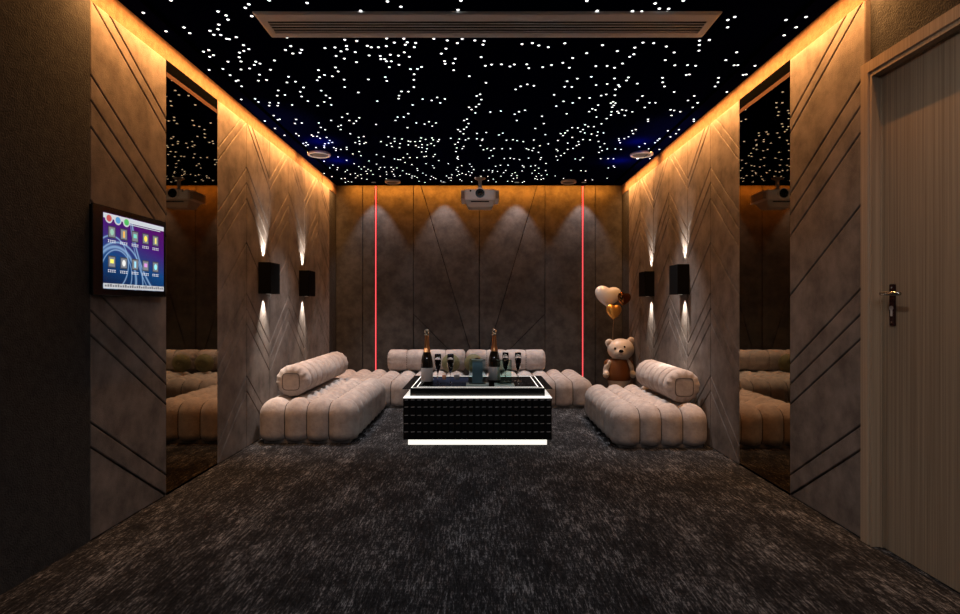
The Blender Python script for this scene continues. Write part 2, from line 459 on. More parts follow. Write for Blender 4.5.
# ------------------------------------------------------------------ stars, traced where they sit on the ceiling
TILES = [
 (120, 0, "305,1 140,76 276,187 384,164 419,198 588,68 637,92 648,117 593,147 588,175 540,184 563,208 605,209 640,232 656,234 698,222 752,46 773,25 895,1 791,96 741,270 773,294 743,305 717,315 715,343 501,309 533,300 561,330 475,340 648,369 726,368 815,369 840,381 806,389 927,362 903,418 778,410 726,416 585,413 535,419 661,450 837,447 880,479 830,483 709,481 660,486 687,517 950,542 943,573"),
 (280, 0, "163,17 645,8 726,40 484,64 42,224 389,238 461,245 640,230 743,231 923,232 764,253 686,255 814,257 752,268 65,276 399,275 524,274 638,276 330,284 548,283 591,283 806,282 270,288 33,299 130,298 402,295 366,307 452,312 746,313 121,316 77,320 535,332 662,328 711,333 337,335 602,335 776,340 386,351 605,354 628,354 639,367 668,367 459,372 714,388 333,404 656,402 849,401 783,414 825,413 231,420 349,428 805,445 267,449 314,457 237,462 51,460 632,462 224,481 385,477 803,478 530,476 641,485 93,489 42,494 388,522 803,522 141,524 247,543 729,548 770,549 122,550 470,554 130,578 30,569 276,572 299,587 714,573 712,591 943,584 856,594"),
 (440, 0, "125,3 881,4 108,59 943,64 44,242 133,233 104,258 209,242 265,245 258,267 492,264 554,258 593,272 650,282 749,259 36,291 8,321 880,318 247,342 91,352 796,347 27,366 31,382 80,379 737,376 272,394 309,387 369,385 420,398 446,386 521,385 533,408 616,402 669,389 776,406 935,396 82,420 176,456 908,460 824,471 276,496 763,487 524,505 454,536 484,517 563,514 748,520 791,521 937,510 685,568 220,575 241,565 837,587 898,587 29,593 248,597"),
 (600, 0, "331,20 356,51 412,52 500,3 195,66 250,68 345,72 400,71 163,220 15,270 258,255 322,258 209,285 104,306 398,278 445,314 597,243 656,239 706,210 596,269 594,303 767,119 809,101 766,163 203,325 178,340 392,360 135,380 449,391 525,390 574,394 755,360 820,313 805,391 882,390 930,394 43,395 87,406 518,449 536,446 859,449 877,446 375,466 376,493 387,518 712,466 708,493 711,518 87,470 170,464 159,482 224,501 43,503 111,509 117,519 93,536 445,551 761,551 38,566 89,571 7,573 255,575 566,575"),
 (720, 0, "470,119 516,101 457,163 385,211"),
 (230, 90, "68,56 116,52 171,71 238,75 235,93 291,77 286,93 330,29 284,33 423,11 430,38 467,66 373,89 526,93 566,71 608,89 575,32 598,47 768,14 884,66 262,153 256,178 298,175 209,185 270,230 327,271 397,176 431,197 390,200 533,197 607,182 545,224 571,238 705,142 673,163 716,182 776,166 758,185 743,200 877,206 666,211 650,218 664,237 722,262 397,261 413,274 490,269 499,277 530,254 523,277 541,289 580,284 598,302 614,314 592,318 570,322 565,335 566,345 516,345 435,320 458,315 469,328 411,333 802,278 772,284 776,306 778,323 752,315 805,320 815,314 906,309 951,280 941,330 623,345 637,352 665,356 700,343 701,356 635,362 775,369 737,383 786,394 879,387 923,399 648,401 700,421 745,442 834,425 773,458 880,444 902,464 565,427 490,441 595,467 617,450 643,478 646,465 692,490 703,480 722,505 816,487 828,475 846,484 858,506 766,514 565,500 612,519 638,531 690,530 683,554 709,548 730,551 755,566 822,535 901,517 938,491 938,532"),
 (390, 90, "68,8 110,9 54,33 52,51 195,54 283,44 330,53 250,62 302,77 136,89 541,24 520,35 547,59 534,85 475,103 516,100 489,117 512,137 602,131 665,126 810,121 774,130 748,145 110,141 46,162 82,162 33,182 761,182 912,157 462,174 445,182 923,201 234,190 276,197 158,197 208,204 253,216 471,201 105,225 460,222 444,235 408,237 872,230 422,248 441,262 578,254 677,258 654,269 522,260 932,267 187,287 252,287 365,289 27,290 72,293 416,293 471,290 453,299 521,292 556,294 552,301 295,297 214,296 259,299 110,306 180,306 288,308 123,309 151,309 408,313 738,298 699,301 763,303 863,299 800,309 28,308 5,319 60,321 247,321 391,325 950,323 110,329 192,327 224,329 154,333 266,333 543,333 899,334 172,343 192,345 442,338 401,347 434,351 11,338 57,345 222,352 583,351 624,351 673,352 723,352 561,358 606,362 862,348 819,351 831,357 854,363 190,371 216,369 396,369 891,373 104,383 270,386 260,399 205,399 218,397 617,395 595,408 686,411 721,408 744,412 777,417 832,408 907,405 902,416 407,400 410,415 403,408 80,405 119,405 162,405 27,413 48,417 62,417 293,423 90,434 216,442 350,441 131,447 256,453 478,444 430,453 490,459 663,451 708,450 795,453 936,440 872,453 803,461 41,467 163,471 405,464 503,477 562,482 593,480 616,483 645,488 695,482 77,484 12,489 166,482 398,477 870,482 893,468 792,485 472,489 491,496 410,488 433,499 22,505 99,502 197,498 216,511 60,513 372,508 403,513 416,506 456,506 481,512 148,517 546,517 587,517 666,517 733,502 750,495 762,513 728,513 893,500 909,512 942,507 163,525 131,527 262,525 353,527 243,536 275,531 620,534 366,542 306,545 741,530 762,527 870,531 884,536 921,531 907,536 174,547 210,554 706,547 490,550 590,543 256,567 605,562 733,548 805,548 795,554"),
 (550, 90, "27,29 745,11 556,35 867,35 306,33 338,27 388,31 178,47 238,47 525,62 828,62 81,67 136,77 379,70 365,78 393,78 597,76 633,76 897,76 933,76 289,90 38,96 382,91 374,103 568,104 861,104 254,112 273,119 235,129 433,118 457,122 723,118 745,122 781,130 494,130 369,130 404,128 412,138 100,142 366,149 448,152 729,152 279,162 340,171 588,175 588,187 863,175 863,187 309,202 211,208 230,219 263,219 133,225 167,227 198,237 183,249 105,243 90,257 209,257 249,264 288,251 321,257 64,261 78,273 282,273 134,284 514,237 492,244 499,261 774,237 750,244 756,261 471,280 446,291 413,292 415,302 421,316 723,280 695,291 660,292 660,302 661,316 198,297 240,299 47,302 291,308 171,309 107,318 327,321 174,326 159,333 569,321 536,340 300,341 39,356 47,364 106,356 138,350 343,353 392,353 426,356 625,352 657,356 312,363 294,374 86,379 66,393 38,398 46,420 151,413 181,419 197,405 304,411 349,411 381,412 522,412 568,411 599,411"),
]
seen = []
for ox, oy, txt in TILES:
    for tk in txt.split():
        a, b = tk.split(','); x, y = ox + int(a) / 6, oy + int(b) / 6
        if y > 183 or any(abs(x - p[0]) < 1.2 and abs(y - p[1]) < 1.0 for p in seen): continue
        if 252 < x < 722 and 12 < y < 36: continue
        seen.append((x, y))
for _ in range(60):             # the densest band, nearest the rear wall
    x, y = random.uniform(345, 620), random.uniform(165, 184)
    if all(abs(x - p[0]) > 2 or abs(y - p[1]) > 1.3 for p in seen): seen.append((x, y))
stars = []
for x, y in seen:
    dy = 307 - y; Y = FPX * (H - CZ) / dy; X = (x - 480) / dy * (H - CZ) + CX
    if 1.855 < abs(X) < 1.935: X = math.copysign(1.85, X)
    if abs(X) < 2.0 and Y < 8.3: stars.append((X, Y))
k = 0
while k < 110:                   # the ceiling behind the picture's upper edge and beyond the camera
    X, Y = random.uniform(-1.8, 1.8), random.uniform(-1.1, 3.2)
    stars.append((X, Y)); k += 1
stars.sort(key=lambda p: (p[1] < 3.3, p[1]))
RS = .0095
def dome(bm, c, r):
    t = bmesh.new(); bmesh.ops.create_uvsphere(t, u_segments=8, v_segments=6, radius=r)
    bmesh.ops.transform(t, matrix=Matrix.Translation(c) @ Matrix.Diagonal((1, 1, .5, 1)), verts=t.verts); merge(bm, t)
sb = bmesh.new(); dome(sb, (0, 0, 0), RS)
s0 = obj('star_light', sb, M_star, ceiling); s0.location = (*stars[0], H)
for X, Y in stars[1:100]:
    c = s0.copy(); COL.objects.link(c); c.parent = ceiling; c.location = (X, Y, H)
me_v, me_f = [], []
tmpl = [(tuple(v.co)) for v in s0.data.vertices]; tf = [tuple(p.vertices) for p in s0.data.polygons]
for X, Y in stars[100:]:
    n0 = len(me_v); sc_ = 1
    me_v += [(X + v[0] * sc_, Y + v[1] * sc_, H + v[2] * sc_) for v in tmpl]; me_f += [tuple(i + n0 for i in f_) for f_ in tf]
me = bpy.data.meshes.new('star_lights'); me.from_pydata(me_v, [], me_f); me.materials.append(M_star)
o = bpy.data.objects.new('star_lights', me); COL.objects.link(o); o.parent = ceiling; o['kind'] = 'stuff'

# ------------------------------------------------------------------ ceiling fittings
vy0, vy1, vx = 3.44, 3.755, 1.37
v = thing('air_vent', 'long grey metal air vent with slats across the star ceiling', 'air vent', (.055, (vy0 + vy1) / 2, H))
hw, hd = vx, (vy1 - vy0) / 2
bm = bmesh.new()
# mitred sloping frame
o_ = [(-hw, -hd), (hw, -hd), (hw, hd), (-hw, hd)]; ib = .08
i_ = [(-hw + .045, -hd + ib), (hw - .045, -hd + ib), (hw - .045, hd - .065), (-hw + .045, hd - .065)]
def ring(P, z): return [bm.verts.new((a, b, z)) for a, b in P]
def sc(P, d): return [(a - math.copysign(d, a), b - math.copysign(d, b)) for a, b in P]
rs = [ring(o_, 0), ring(o_, -.008), ring(sc(o_, .012), -.016), ring(sc(i_, -.008), -.016), ring(i_, -.012), ring(i_, 0)]
for r0, r1 in zip(rs, rs[1:]):
    for i in range(4): bm.faces.new((r0[i], r0[(i + 1) % 4], r1[(i + 1) % 4], r1[i]))
obj('vent_frame', bm, M_alu, v)
obj('vent_backing', B(-hw + .045, hw - .045, -hd + ib, hd - .065, -.002, 0), M_black, v)
ns = 5; y0_, y1_ = -hd + ib, hd - .065
for k in range(ns):
    yy = y0_ + (y1_ - y0_) * (k + .5) / ns
    obj('vent_slat', B(-hw + .045, hw - .045, yy - .0055, yy + .0055, -.011, -.008), M_slat, v)

def disc(r):
    t = thing('ceiling_fixture', '', 'ceiling fixture', group='round ceiling fixtures')
    obj('fixture_rim', lathe([(r * .9, 0), (r * .9, -.005), (r, -.007), (r * 1.02, -.016), (r, -.028), (r * .9, -.034), (r * .82, -.030), (r * .80, -.024)], 40), M_discrim, t, smooth=True)
    obj('fixture_grille', lathe([(0, -.025), (r * .80, -.025), (r * .80, -.020), (0, -.020)], 40), M_discgrille, t)
    return t
BL = (.04, .10, 1.0)
big = disc(.125); big.location = (-1.80 + .012, 6.60, H); big['label'] = 'round ceiling fixture with pale rim above the left chaise'
dup(big, (1.82, 6.60, H), 'round ceiling fixture with pale rim above the right chaise')
sm = disc(.105); sm.location = (-1.18, 8.05, H); sm['label'] = 'small round ceiling fixture by the rear wall, left of the projector'
dup(sm, (1.22, 8.05, H), 'small round ceiling fixture by the rear wall, right of the projector')
for s in (-1, 1):
    for yy in (6.15, 6.95):
        spot('blue_uplight', (s * 1.66, yy, H - .14), (0, 0, 1), 4.5, BL, 165, 1.0, .01)

dlm = thing('downlight', '', 'downlight', group='small downlights along the rear wall')
obj('trim_ring', lathe([(.024, 0), (.032, 0), (.034, -.004), (.026, -.006), (.024, 0)], 20), M_projw, dlm, smooth=True)
obj('lamp', lathe([(0, -.001), (.022, -.001), (.022, -.003), (0, -.003)], 20), M_lens, dlm)
names = ['beside the left red line', 'left of the projector', 'right of the projector', 'beside the right red line']
for i, x in enumerate(DL):
    lb = 'tiny recessed ceiling downlight by the rear wall, ' + names[i]
    if i == 0: dlm.location = (x, 8.16, H); dlm['label'] = lb
    else: dup(dlm, (x, 8.16, H), lb)

# projector
pj = thing('projector', 'white projector with black lens hanging from the star ceiling', 'projector', (.012, 7.9, H - .0))
obj('ceiling_mount', lathe([(0, 0), (.075, 0), (.07, -.012), (.03, -.03), (.024, -.04), (.024, -.19), (0, -.19)], 24), M_projg, pj, smooth=False)
bm = bmesh.new(); box(bm, -.205, .205, -.14, .25, -.285, -.145, bev=.02, seg=3)
pbody = obj('projector_body', bm, M_projw, pj)
for s in (-1, 1):
    x0, x1 = sorted((s * .203, s * .252))
    bm = bmesh.new(); box(bm, x0, x1, -.115, .24, -.27, -.165, bev=.008)
    obj('side_vent', bm, M_projg, pj)
    obj('side_rim', B(x0, x1, -.13, .245, -.283, -.268, bev=.005), M_projw, pj)
    obj('side_rim', B(x0, x1, -.13, .245, -.168, -.158, bev=.004), M_projw, pj)
bm = bmesh.new()
pts = [(-.2, -.12, -.284), (.2, -.12, -.284), (.2, .22, -.284), (-.2, .22, -.284), (-.155, -.09, -.375), (.155, -.09, -.375), (.155, .16, -.375), (-.155, .16, -.375)]
V = [bm.verts.new(p) for p in pts]
for f_ in ((0, 1, 2, 3), (4, 5, 6, 7), (0, 1, 5, 4), (1, 2, 6, 5), (2, 3, 7, 6), (3, 0, 4, 7)): bm.faces.new([V[i] for i in f_])
bmesh.ops.bevel(bm, geom=bm.edges[:], offset=.008, segments=2, affect='EDGES')
belly = obj('projector_base', bm, M_projlow, pj)
obj('intake_slot', B(-.12, .12, -.125, -.10, -.312, -.300), M_black, belly)
def ycyl(bm, c, r, y0, y1, seg=32, hole=0):
    t = bmesh.new(); bmesh.ops.create_cone(t, cap_ends=True, segments=seg, radius1=r, radius2=r, depth=abs(y1 - y0), matrix=Matrix.Translation((c[0], (y0 + y1) / 2, c[1])) @ Matrix.Rotation(PI / 2, 4, 'X')); merge(bm, t); return bm
lens = obj('lens_ring', ycyl(bmesh.new(), (0, -.205), .075, -.165, -.12), M_projw, pj)
obj('lens', ycyl(bmesh.new(), (0, -.205), .060, -.172, -.13), M_lensblk, lens)
g_ = bmesh.new(); ellip(g_, (0, -.170, -.205), (.03, .012, .03)); obj('lens_glass', g_, M_gloss, lens, smooth=True)
obj('knob', ycyl(bmesh.new(), (-.125, -.17), .012, -.152, -.135, 16), M_black, pbody)

for c_ in kids(pj):
    if not c_.name.startswith('ceiling_mount'): c_.location.z -= .028
# ------------------------------------------------------------------ wall sconces
def make_sconce():
    t = thing('wall_sconce', '', 'wall lamp', group='black up-and-down wall sconces')
    obj('sconce_box', B(-.005, .108, -.125, .125, -.143, .143, bev=.004), M_sconce, t)
    for s in (-1, 1):
        z0, z1 = sorted((s * .143, s * .146))
        obj('lamp_lens', B(.025, .055, -.02, .02, z0, z1), M_lens, t)
    return t
SC = [(-1, 5.475, 'left wall, nearer the mirror'), (-1, 6.68, 'left wall, nearer the rear wall'), (1, 5.72, 'right wall, nearer the mirror'), (1, 6.84, 'right wall, nearer the rear wall')]
s0_ = make_sconce()
for i, (s, y, lb) in enumerate(SC):
    L_ = 'black box sconce with light above and below, ' + lb
    loc = (s * (PX - .006), y, 1.475)
    if i == 0: o = s0_; o.location = loc; o['label'] = L_
    else: o = dup(s0_, loc, L_)
    o.rotation_euler = (0, 0, 0 if s < 0 else PI)
    for d_ in (-1, 1):
        spot('sconce_beam', (s * (PX - .040), y, 1.475 + d_ * .150), (s * .10, 0, d_), 46 if d_ > 0 else 38, (1, .90, .78), 60, .9, .006)

# ------------------------------------------------------------------ sofas
def pillow(t):      # below 0 at the stitched seams, 1 mid-tuft
    return 1 - abs(2 * t - 1) ** 2.3 if .001 < t < .999 else -.14
def tufted(x0, x1, y0, y1, z0, z1, nx, ny, A=.052, Rr=.10, sub=14):
    """rounded block whose top is a grid of tufts running over the edges as channels"""
    A2 = A
    bx0, bx1, by0, by1, bz0, bz1 = x0 + A2, x1 - A2, y0 + A2, y1 - A2, z0 + .01, z1 - A
    cx_, cy_ = (x1 - x0) / nx, (y1 - y0) / ny
    t = bmesh.new(); bmesh.ops.create_cube(t, size=1)
    bm = bmesh.new()
    vmap = {}
    def samples(a, b, n): return [a + (b - a) * i / n for i in range(n + 1)]
    def cells(a, b, n, e_):
        FR = (0, e_, .06, .11, .17, .24, .32, .41, .5, .59, .68, .76, .83, .89, .94, 1 - e_)
        return [a + (b - a) * (k + f_) / n for k in range(n) for f_ in FR] + [b]
    X, Y, Z = cells(x0, x1, nx, .022), cells(y0, y1, ny, .045), samples(z0, z1, 16)
    seams_ = set()
    def place(p):
        key = (round(p[0], 5), round(p[1], 5), round(p[2], 5))
        if key in vmap: return vmap[key]
        # rounded box: closest core point then push out
        def mp_(v, a, b, a2, b2): return a2 + (v - a) / (b - a) * (b2 - a2)
        q = Vector((mp_(p[0], x0, x1, bx0, bx1), mp_(p[1], y0, y1, by0, by1), mp_(p[2], z0, z1, bz0, bz1)))
        rb = .045
        rz_ = Rr if p[2] > (z0 + z1) / 2 else rb
        core = Vector((min(max(q.x, bx0 + Rr), bx1 - Rr), min(max(q.y, by0 + Rr), by1 - Rr), min(max(q.z, bz0 + rb), bz1 - Rr)))
        d_ = q - core
        if d_.length < 1e-6: n_ = Vector((0, 0, 1)); pos = q
        else:
            dd = Vector((d_.x / Rr, d_.y / Rr, d_.z / (rb if d_.z < 0 else Rr)))
            m_ = max(abs(dd.x), abs(dd.y), abs(dd.z)); l_ = dd.length
            if m_ > 1e-6: dd = dd * (m_ / l_)
            pos = core + Vector((dd.x * Rr, dd.y * Rr, dd.z * (rb if d_.z < 0 else Rr))); n_ = dd.normalized()
        u = (p[0] - x0) / cx_; v_ = (p[1] - y0) / cy_
        def hh(u, n):
            if u < .5 or u > n - .5: return 1
            return pillow(u - math.floor(u + 1e-6))
        h1, h2 = hh(u, nx), hh(v_, ny)
        h = min(h1, h2) if min(h1, h2) < 0 else h1 * h2
        if p[2] <= z0 + 1e-6: h = .5
        # crown of each tuft
        pos = pos + n_ * (A * h)
        vt = bm.verts.new(pos); vmap[key] = vt
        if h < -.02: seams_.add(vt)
        return vt
    def face(fn, A1, B1):
        for i in range(len(A1) - 1):
            for j in range(len(B1) - 1):
                vs = [place(fn(A1[i], B1[j])), place(fn(A1[i + 1], B1[j])), place(fn(A1[i + 1], B1[j + 1])), place(fn(A1[i], B1[j + 1]))]
                fc = bm.faces.new(vs)
                if any(q_ in seams_ for q_ in vs): fc.material_index = 1  # seam faces painted dark for the shade between tufts
    face(lambda a, b: (a, b, z1), X, Y)
    face(lambda a, b: (a, y0, b), X, Z); face(lambda a, b: (a, y1, b), X, Z)
    face(lambda a, b: (x0, a, b), Y, Z); face(lambda a, b: (x1, a, b), Y, Z)
    bm.faces.new([place((x, y0, z0)) for x in X] + [place((x1, y, z0)) for y in Y[1:]] + [place((x, y1, z0)) for x in X[::-1][1:]] + [place((x0, y, z0)) for y in Y[::-1][1:-1]])
    t.free()
    return bm
def sofa(name, label, x0, x1, y0, y1, nx, ny, zt=.375, cat='sofa', group=None):
    c = Vector(((x0 + x1) / 2, (y0 + y1) / 2, 0))
    t = thing(name, label, cat, c, group)
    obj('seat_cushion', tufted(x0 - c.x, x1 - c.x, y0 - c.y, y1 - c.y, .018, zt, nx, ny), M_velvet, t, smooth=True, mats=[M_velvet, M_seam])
    obj('plinth', B(x0 - c.x + .06, x1 - c.x - .06, y0 - c.y + .06, y1 - c.y - .06, 0, .03), M_plinth, t)
    return t
sofa('chaise', 'tufted greige velvet chaise along the left wall', -1.975, -1.085, 5.20, 6.98, 4, 8, .390, 'sofa')
sofa('chaise', 'tufted greige velvet chaise along the right wall, in front of the bear', 1.150, 1.99, 5.02, 6.56, 4, 7, .368, 'sofa')
sofa('sofa_module', 'tufted greige velvet seat by the rear wall, behind the left half of the table', -1.945, -.175, 7.03, 8.28, 8, 6, .352, 'sofa')
sofa('sofa_module', 'tufted greige velvet seat by the rear wall, behind the right half of the table', -.165, 1.385, 7.03, 8.28, 7, 6, .352, 'sofa')

def bolster(name, label, c, L, r, n, along='y', depth=.013, parts=True, sq=False):
    """c: centre; channelled roll with gathered ends"""
    t = thing(name, label, 'bolster', (c[0], c[1], c[2] - r))
    bm = bmesh.new(); seg = 56; rings = []
    prof = []
    e = .05
    per = 12
    seam_rows = []
    tot = n * per
    for i in range(tot + 1):
        s_ = i / tot; a = -L / 2 + L * s_
        frac = (i % per) / per
        h = (1 - abs(2 * frac - 1) ** 2.5) if 0 < i < tot else 0
        sl = .009 if (i % per == 0 and 0 < i < tot and depth > .01) else (.006 if i % per == 0 and 0 < i < tot else 0)
        if i <= per / 2 or i >= tot - per / 2: h = 1
        rr = r - depth * (1 - h) - sl
        edge = min(a + L / 2, L / 2 - a)
        if edge < e: rr -= r * .22 * (1 - math.sqrt(max(0, 1 - (1 - edge / e) ** 2)))
        if i % per == 0 and 0 < i < tot:
            prof += [(a - .014, rr + sl, edge), (a, rr, edge), (a + .014, rr + sl, edge)]
            seam_rows.append(len(prof) - 3)
        else: prof.append((a, rr, edge))
    ends = [(-L / 2 - .006, r * .70), (-L / 2 - .004, r * .45)]
    full = [(-L / 2 - .010, r * .1, 0), (-L / 2 - .010, r * .45, 0), (-L / 2 - .008, r * .66, 0)] + prof + [(L / 2 + .008, r * .66, 0), (L / 2 + .010, r * .45, 0), (L / 2 + .010, r * .1, 0)]
    for (a, rr, edge) in full:
        ring_ = []
        for k in range(seg):
            th = 2 * PI * k / seg
            wr_ = .006 * math.sin(th * 14) * (1 if (abs(a) > L / 2 - .035 and rr > r * .6) else 0)
            q = rr + wr_
            if sq:    # slightly squared section
                q *= (1 + .10 * abs(math.sin(2 * th)) ** 1.5)
            x, z = q * math.cos(th), q * math.sin(th)
            if z < 0: z *= .94
            ring_.append(bm.verts.new((x, a, z + r) if along == 'y' else (a, x, z + r)))
        rings.append(ring_)
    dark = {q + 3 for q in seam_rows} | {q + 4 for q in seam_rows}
    for n_, (a_, b_) in enumerate(zip(rings, rings[1:])):
        for k in range(seg):
            fc = bm.faces.new((a_[k], a_[(k + 1) % seg], b_[(k + 1) % seg], b_[k]))
            if n_ in dark and not sq: fc.material_index = 1  # groove shade between the ribs, painted dark
    bm.faces.new(rings[0]); bm.faces.new(rings[-1])
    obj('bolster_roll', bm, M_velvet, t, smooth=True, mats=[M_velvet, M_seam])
    for s in (-1, 1):        # piped square patch on each end
        q = r * .52; pts = []
        for k in range(40):
            th = 2 * PI * k / 40; ct, st = math.cos(th), math.sin(th)
            sc_ = (abs(ct) ** 5 + abs(st) ** 5) ** (-1 / 5)
            x, z = q * sc_ * ct, q * sc_ * st
            pts.append((x, s * (L / 2 + .011), z + r) if along == 'y' else (s * (L / 2 + .011), x, z + r))
        pb = bmesh.new(); tube(pb, pts + [pts[0]], .0035, 6)
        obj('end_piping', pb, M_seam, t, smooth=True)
    return t
bolster('bolster', 'ribbed greige velvet bolster lying on the left chaise', (-1.735, 6.32, .520), 1.72, .150, 9, depth=.022)
bolster('bolster', 'ribbed greige velvet bolster lying on the right chaise', (1.82, 5.77, .500), 1.08, .153, 7, depth=.022)
b1 = bolster('bolster', 'greige velvet bolster on the rear seat, behind the left champagne bottle', (-.714, 8.08, .480), 1.035, .146, 4, 'x', .006, sq=True)
b2 = bolster('bolster', 'greige velvet bolster on the rear seat, behind the right champagne bottle', (.362, 8.08, .480), 1.055, .146, 4, 'x', .006, sq=True)
for b_, xs in ((b1, (-.26, .26)), (b2, (-.26, .27))):
    for x in xs:             # dashed contrast stitches
        sb_ = bmesh.new()
        for k in range(-3, 10):
            th = PI + R(8) + k * R(11)
            th = PI + k * R(12) * -1 + R(18)
            rr = .1485 * (1 + .10 * abs(math.sin(2 * th)) ** 1.5)
            y_, z_ = rr * math.cos(th), rr * math.sin(th)
            if z_ < 0: z_ *= .94
            t_ = bmesh.new(); box(t_, -.003, .003, -.009, .009, -.0025, .0025)
            bmesh.ops.transform(t_, matrix=Matrix.Translation((x, y_, z_ + .146)) @ Matrix.Rotation(th + PI / 2, 4, 'X'), verts=t_.verts); merge(sb_, t_)
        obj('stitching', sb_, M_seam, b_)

def round_cushion(label, loc, r=.122):
    bm = bmesh.new(); seg, rg = 64, 24; rings = []
    for j in range(rg + 1):
        ph = PI * j / rg; ring_ = []
        for i in range(seg):
            th = 2 * PI * i / seg; k = 1 + .022 * (abs(math.sin(th * 8)) - .5) * math.sin(ph)
            rr = r * math.sin(ph) * k
            # the pleats gather front and back
            ring_.append(bm.verts.new((rr * math.cos(th), -r * .72 * math.cos(ph) * (1 - .18 * math.exp(-(ph / .3) ** 2) - .18 * math.exp(-((PI - ph) / .3) ** 2)), rr * math.sin(th))))
        rings.append(ring_)
    for a, b in zip(rings, rings[1:]):
        for i in range(seg): bm.faces.new((a[i], a[(i + 1) % seg], b[(i + 1) % seg], b[i]))
    bmesh.ops.remove_doubles(bm, verts=bm.verts, dist=1e-5)
    t = thing('round_cushion', label, 'cushion', loc, 'round olive cushions')
    o = obj('cushion_cover', bm, M_olive, t, smooth=True); o.location = (0, 0, r)
    bb = bmesh.new(); ellip(bb, (0, -r * .60, r), (.016, .008, .016)); obj('button', bb, M_olive, t, smooth=True)
    return t
round_cushion('round olive cushion on the rear seat, behind the two left champagne flutes', (-.375, 7.80, .345))
round_cushion('round olive cushion on the rear seat, behind the blue-grey glass holder', (-.075, 7.80, .345))

# ------------------------------------------------------------------ coffee table
TY0, TY1 = 5.15, 6.25
tb = thing('coffee_table', 'black studded coffee table with glowing white shelf and foot', 'table', (-.01, (TY0 + TY1) / 2, 0))
hw, hd = .65, (TY1 - TY0) / 2
core = obj('table_body', B(-hw + .02, hw - .02, -hd + .02, hd - .02, .048, .412), M_leather, tb)
def woven(f, length, n, z0, z1, rows):
    """rows of small padded leather blocks and the bright stitches between them"""
    bm = bmesh.new(); st = bm
    cw_ = length / n; rh = (z1 - z0) / rows
    for j in range(rows):
        for i in range(n):
            off = 0 if j % 2 == 0 else .0
            a0, a1 = i * cw_ + off, (i + 1) * cw_ + off; b0, b1 = z0 + j * rh, z0 + (j + 1) * rh
            rings = []
            for ins, h in ((.0, 0), (.0008, .014), (.0035, .0175)):
                rings.append([bm.verts.new(f(a, b, h)) for a, b in ((a0 + ins, b0 + ins), (a1 - ins, b0 + ins), (a1 - ins, b1 - ins), (a0 + ins, b1 - ins))])
            for r0, r1 in zip(rings, rings[1:]):
                for k in range(4): bm.faces.new((r0[k], r0[(k + 1) % 4], r1[(k + 1) % 4], r1[k]))
            bm.faces.new(rings[-1])
            if j > 0 or True:
                zc = b1 - .002 if j < rows - 1 else b1 - .012
                q = [(a0 + cw_ * .22, zc - .0035), (a0 + cw_ * .78, zc - .0015), (a0 + cw_ * .78, zc + .0035), (a0 + cw_ * .22, zc + .0015)]
                A_ = [st.verts.new(f(a, b, .012)) for a, b in q]; B_ = [st.verts.new(f(a, b, .0215)) for a, b in q]
                st.faces.new(B_).material_index = 1
                for k in range(4): st.faces.new((A_[k], A_[(k + 1) % 4], B_[(k + 1) % 4], B_[k]))
    return bm
for nm, f_, ln, n in (('front', lambda a, b, h: (-hw + a, -hd + .02 - h, b), 2 * hw, 23), ('back', lambda a, b, h: (-hw + a, hd - .02 + h, b), 2 * hw, 23),
                  ('side', lambda a, b, h: (-hw + .02 - h, -hd + a, b), 2 * hd, 19), ('side', lambda a, b, h: (hw - .02 + h, -hd + a, b), 2 * hd, 19)):
    bm = woven(f_, ln, n, .050, .411, 5)
    obj('studded_panel', bm, M_leather, tb, mats=[M_leather, M_stud])['label'] = 'black leather with rows of silver stitches'
obj('lit_foot', B(-hw + .04, hw - .04, -hd + .035, hd - .035, 0, .047), M_led, tb)['label'] = 'glowing white light strip'
sh = obj('lit_shelf', B(-hw, hw, -hd, hd, .4125, .4185), M_shelf, tb); sh['label'] = 'glowing white shelf'
obj('tray_box', B(-hw + .05, hw - .05, -hd + .10, hd - .05, .419, .474), M_gloss, tb)
gy0, gy1 = 5.27 - (TY0 + TY1) / 2, 6.26 - (TY0 + TY1) / 2
gx = .672
obj('glass_top', B(-gx, gx, gy0, gy1, .475, .482, bev=.002), M_tglass, tb)['label'] = 'dark glass top'
def frame_line(x, y0, y1, w_, z0, z1):
    bm = bmesh.new()
    box(bm, -x, x, y0, y0 + w_, z0, z1); box(bm, -x, x, y1 - w_, y1, z0, z1)
    box(bm, -x, -x + w_, y0 + w_, y1 - w_, z0, z1); box(bm, x - w_, x, y0 + w_, y1 - w_, z0, z1); return bm
obj('light_line', frame_line(.600, gy0 + .045, gy1 - .03, .009, .482, .4832), M_ledline, tb)['label'] = 'thin white inlay line'
obj('light_line', frame_line(.555, gy0 + .10, gy1 - .06, .009, .482, .4832), M_ledline, tb)['label'] = 'thin white inlay line'
TT = .4835

def lob(nm, prof, m, parent, seg=32): return obj(nm, lathe(prof, seg), m, parent, smooth=True)
def make_bottle():
    t = thing('champagne_bottle', '', 'bottle', group='champagne bottles on the table')
    r = .056
    lob('bottle_glass', [(0, 0), (r * .9, 0), (r, .012), (r, .195), (r * .97, .222), (r * .82, .262), (r * .56, .310), (r * .38, .36), (r * .30, .42), (0, .425)], M_bottle, t)
    lob('paper_label', [(r + .0004, .030), (r + .0012, .031), (r + .0012, .155), (r + .0004, .156)], M_label, t)
    n_ = lob('neck_foil', [(r * .62, .305), (r * .60, .303), (r * .42, .362), (r * .36, .42), (r * .33, .455), (r * .34, .462), (0, .462)], M_foil, t)
    c_ = lob('cork_cap', [(0, .458), (r * .34, .458), (r * .40, .466), (r * .36, .474), (r * .30, .478), (r * .42, .490), (r * .43, .505), (r * .34, .514), (0, .517)], M_cap, t)
    return t
bo = make_bottle(); bo.location = (-.488, 5.56, TT); bo['label'] = 'champagne bottle with grey label at the left end of the table'
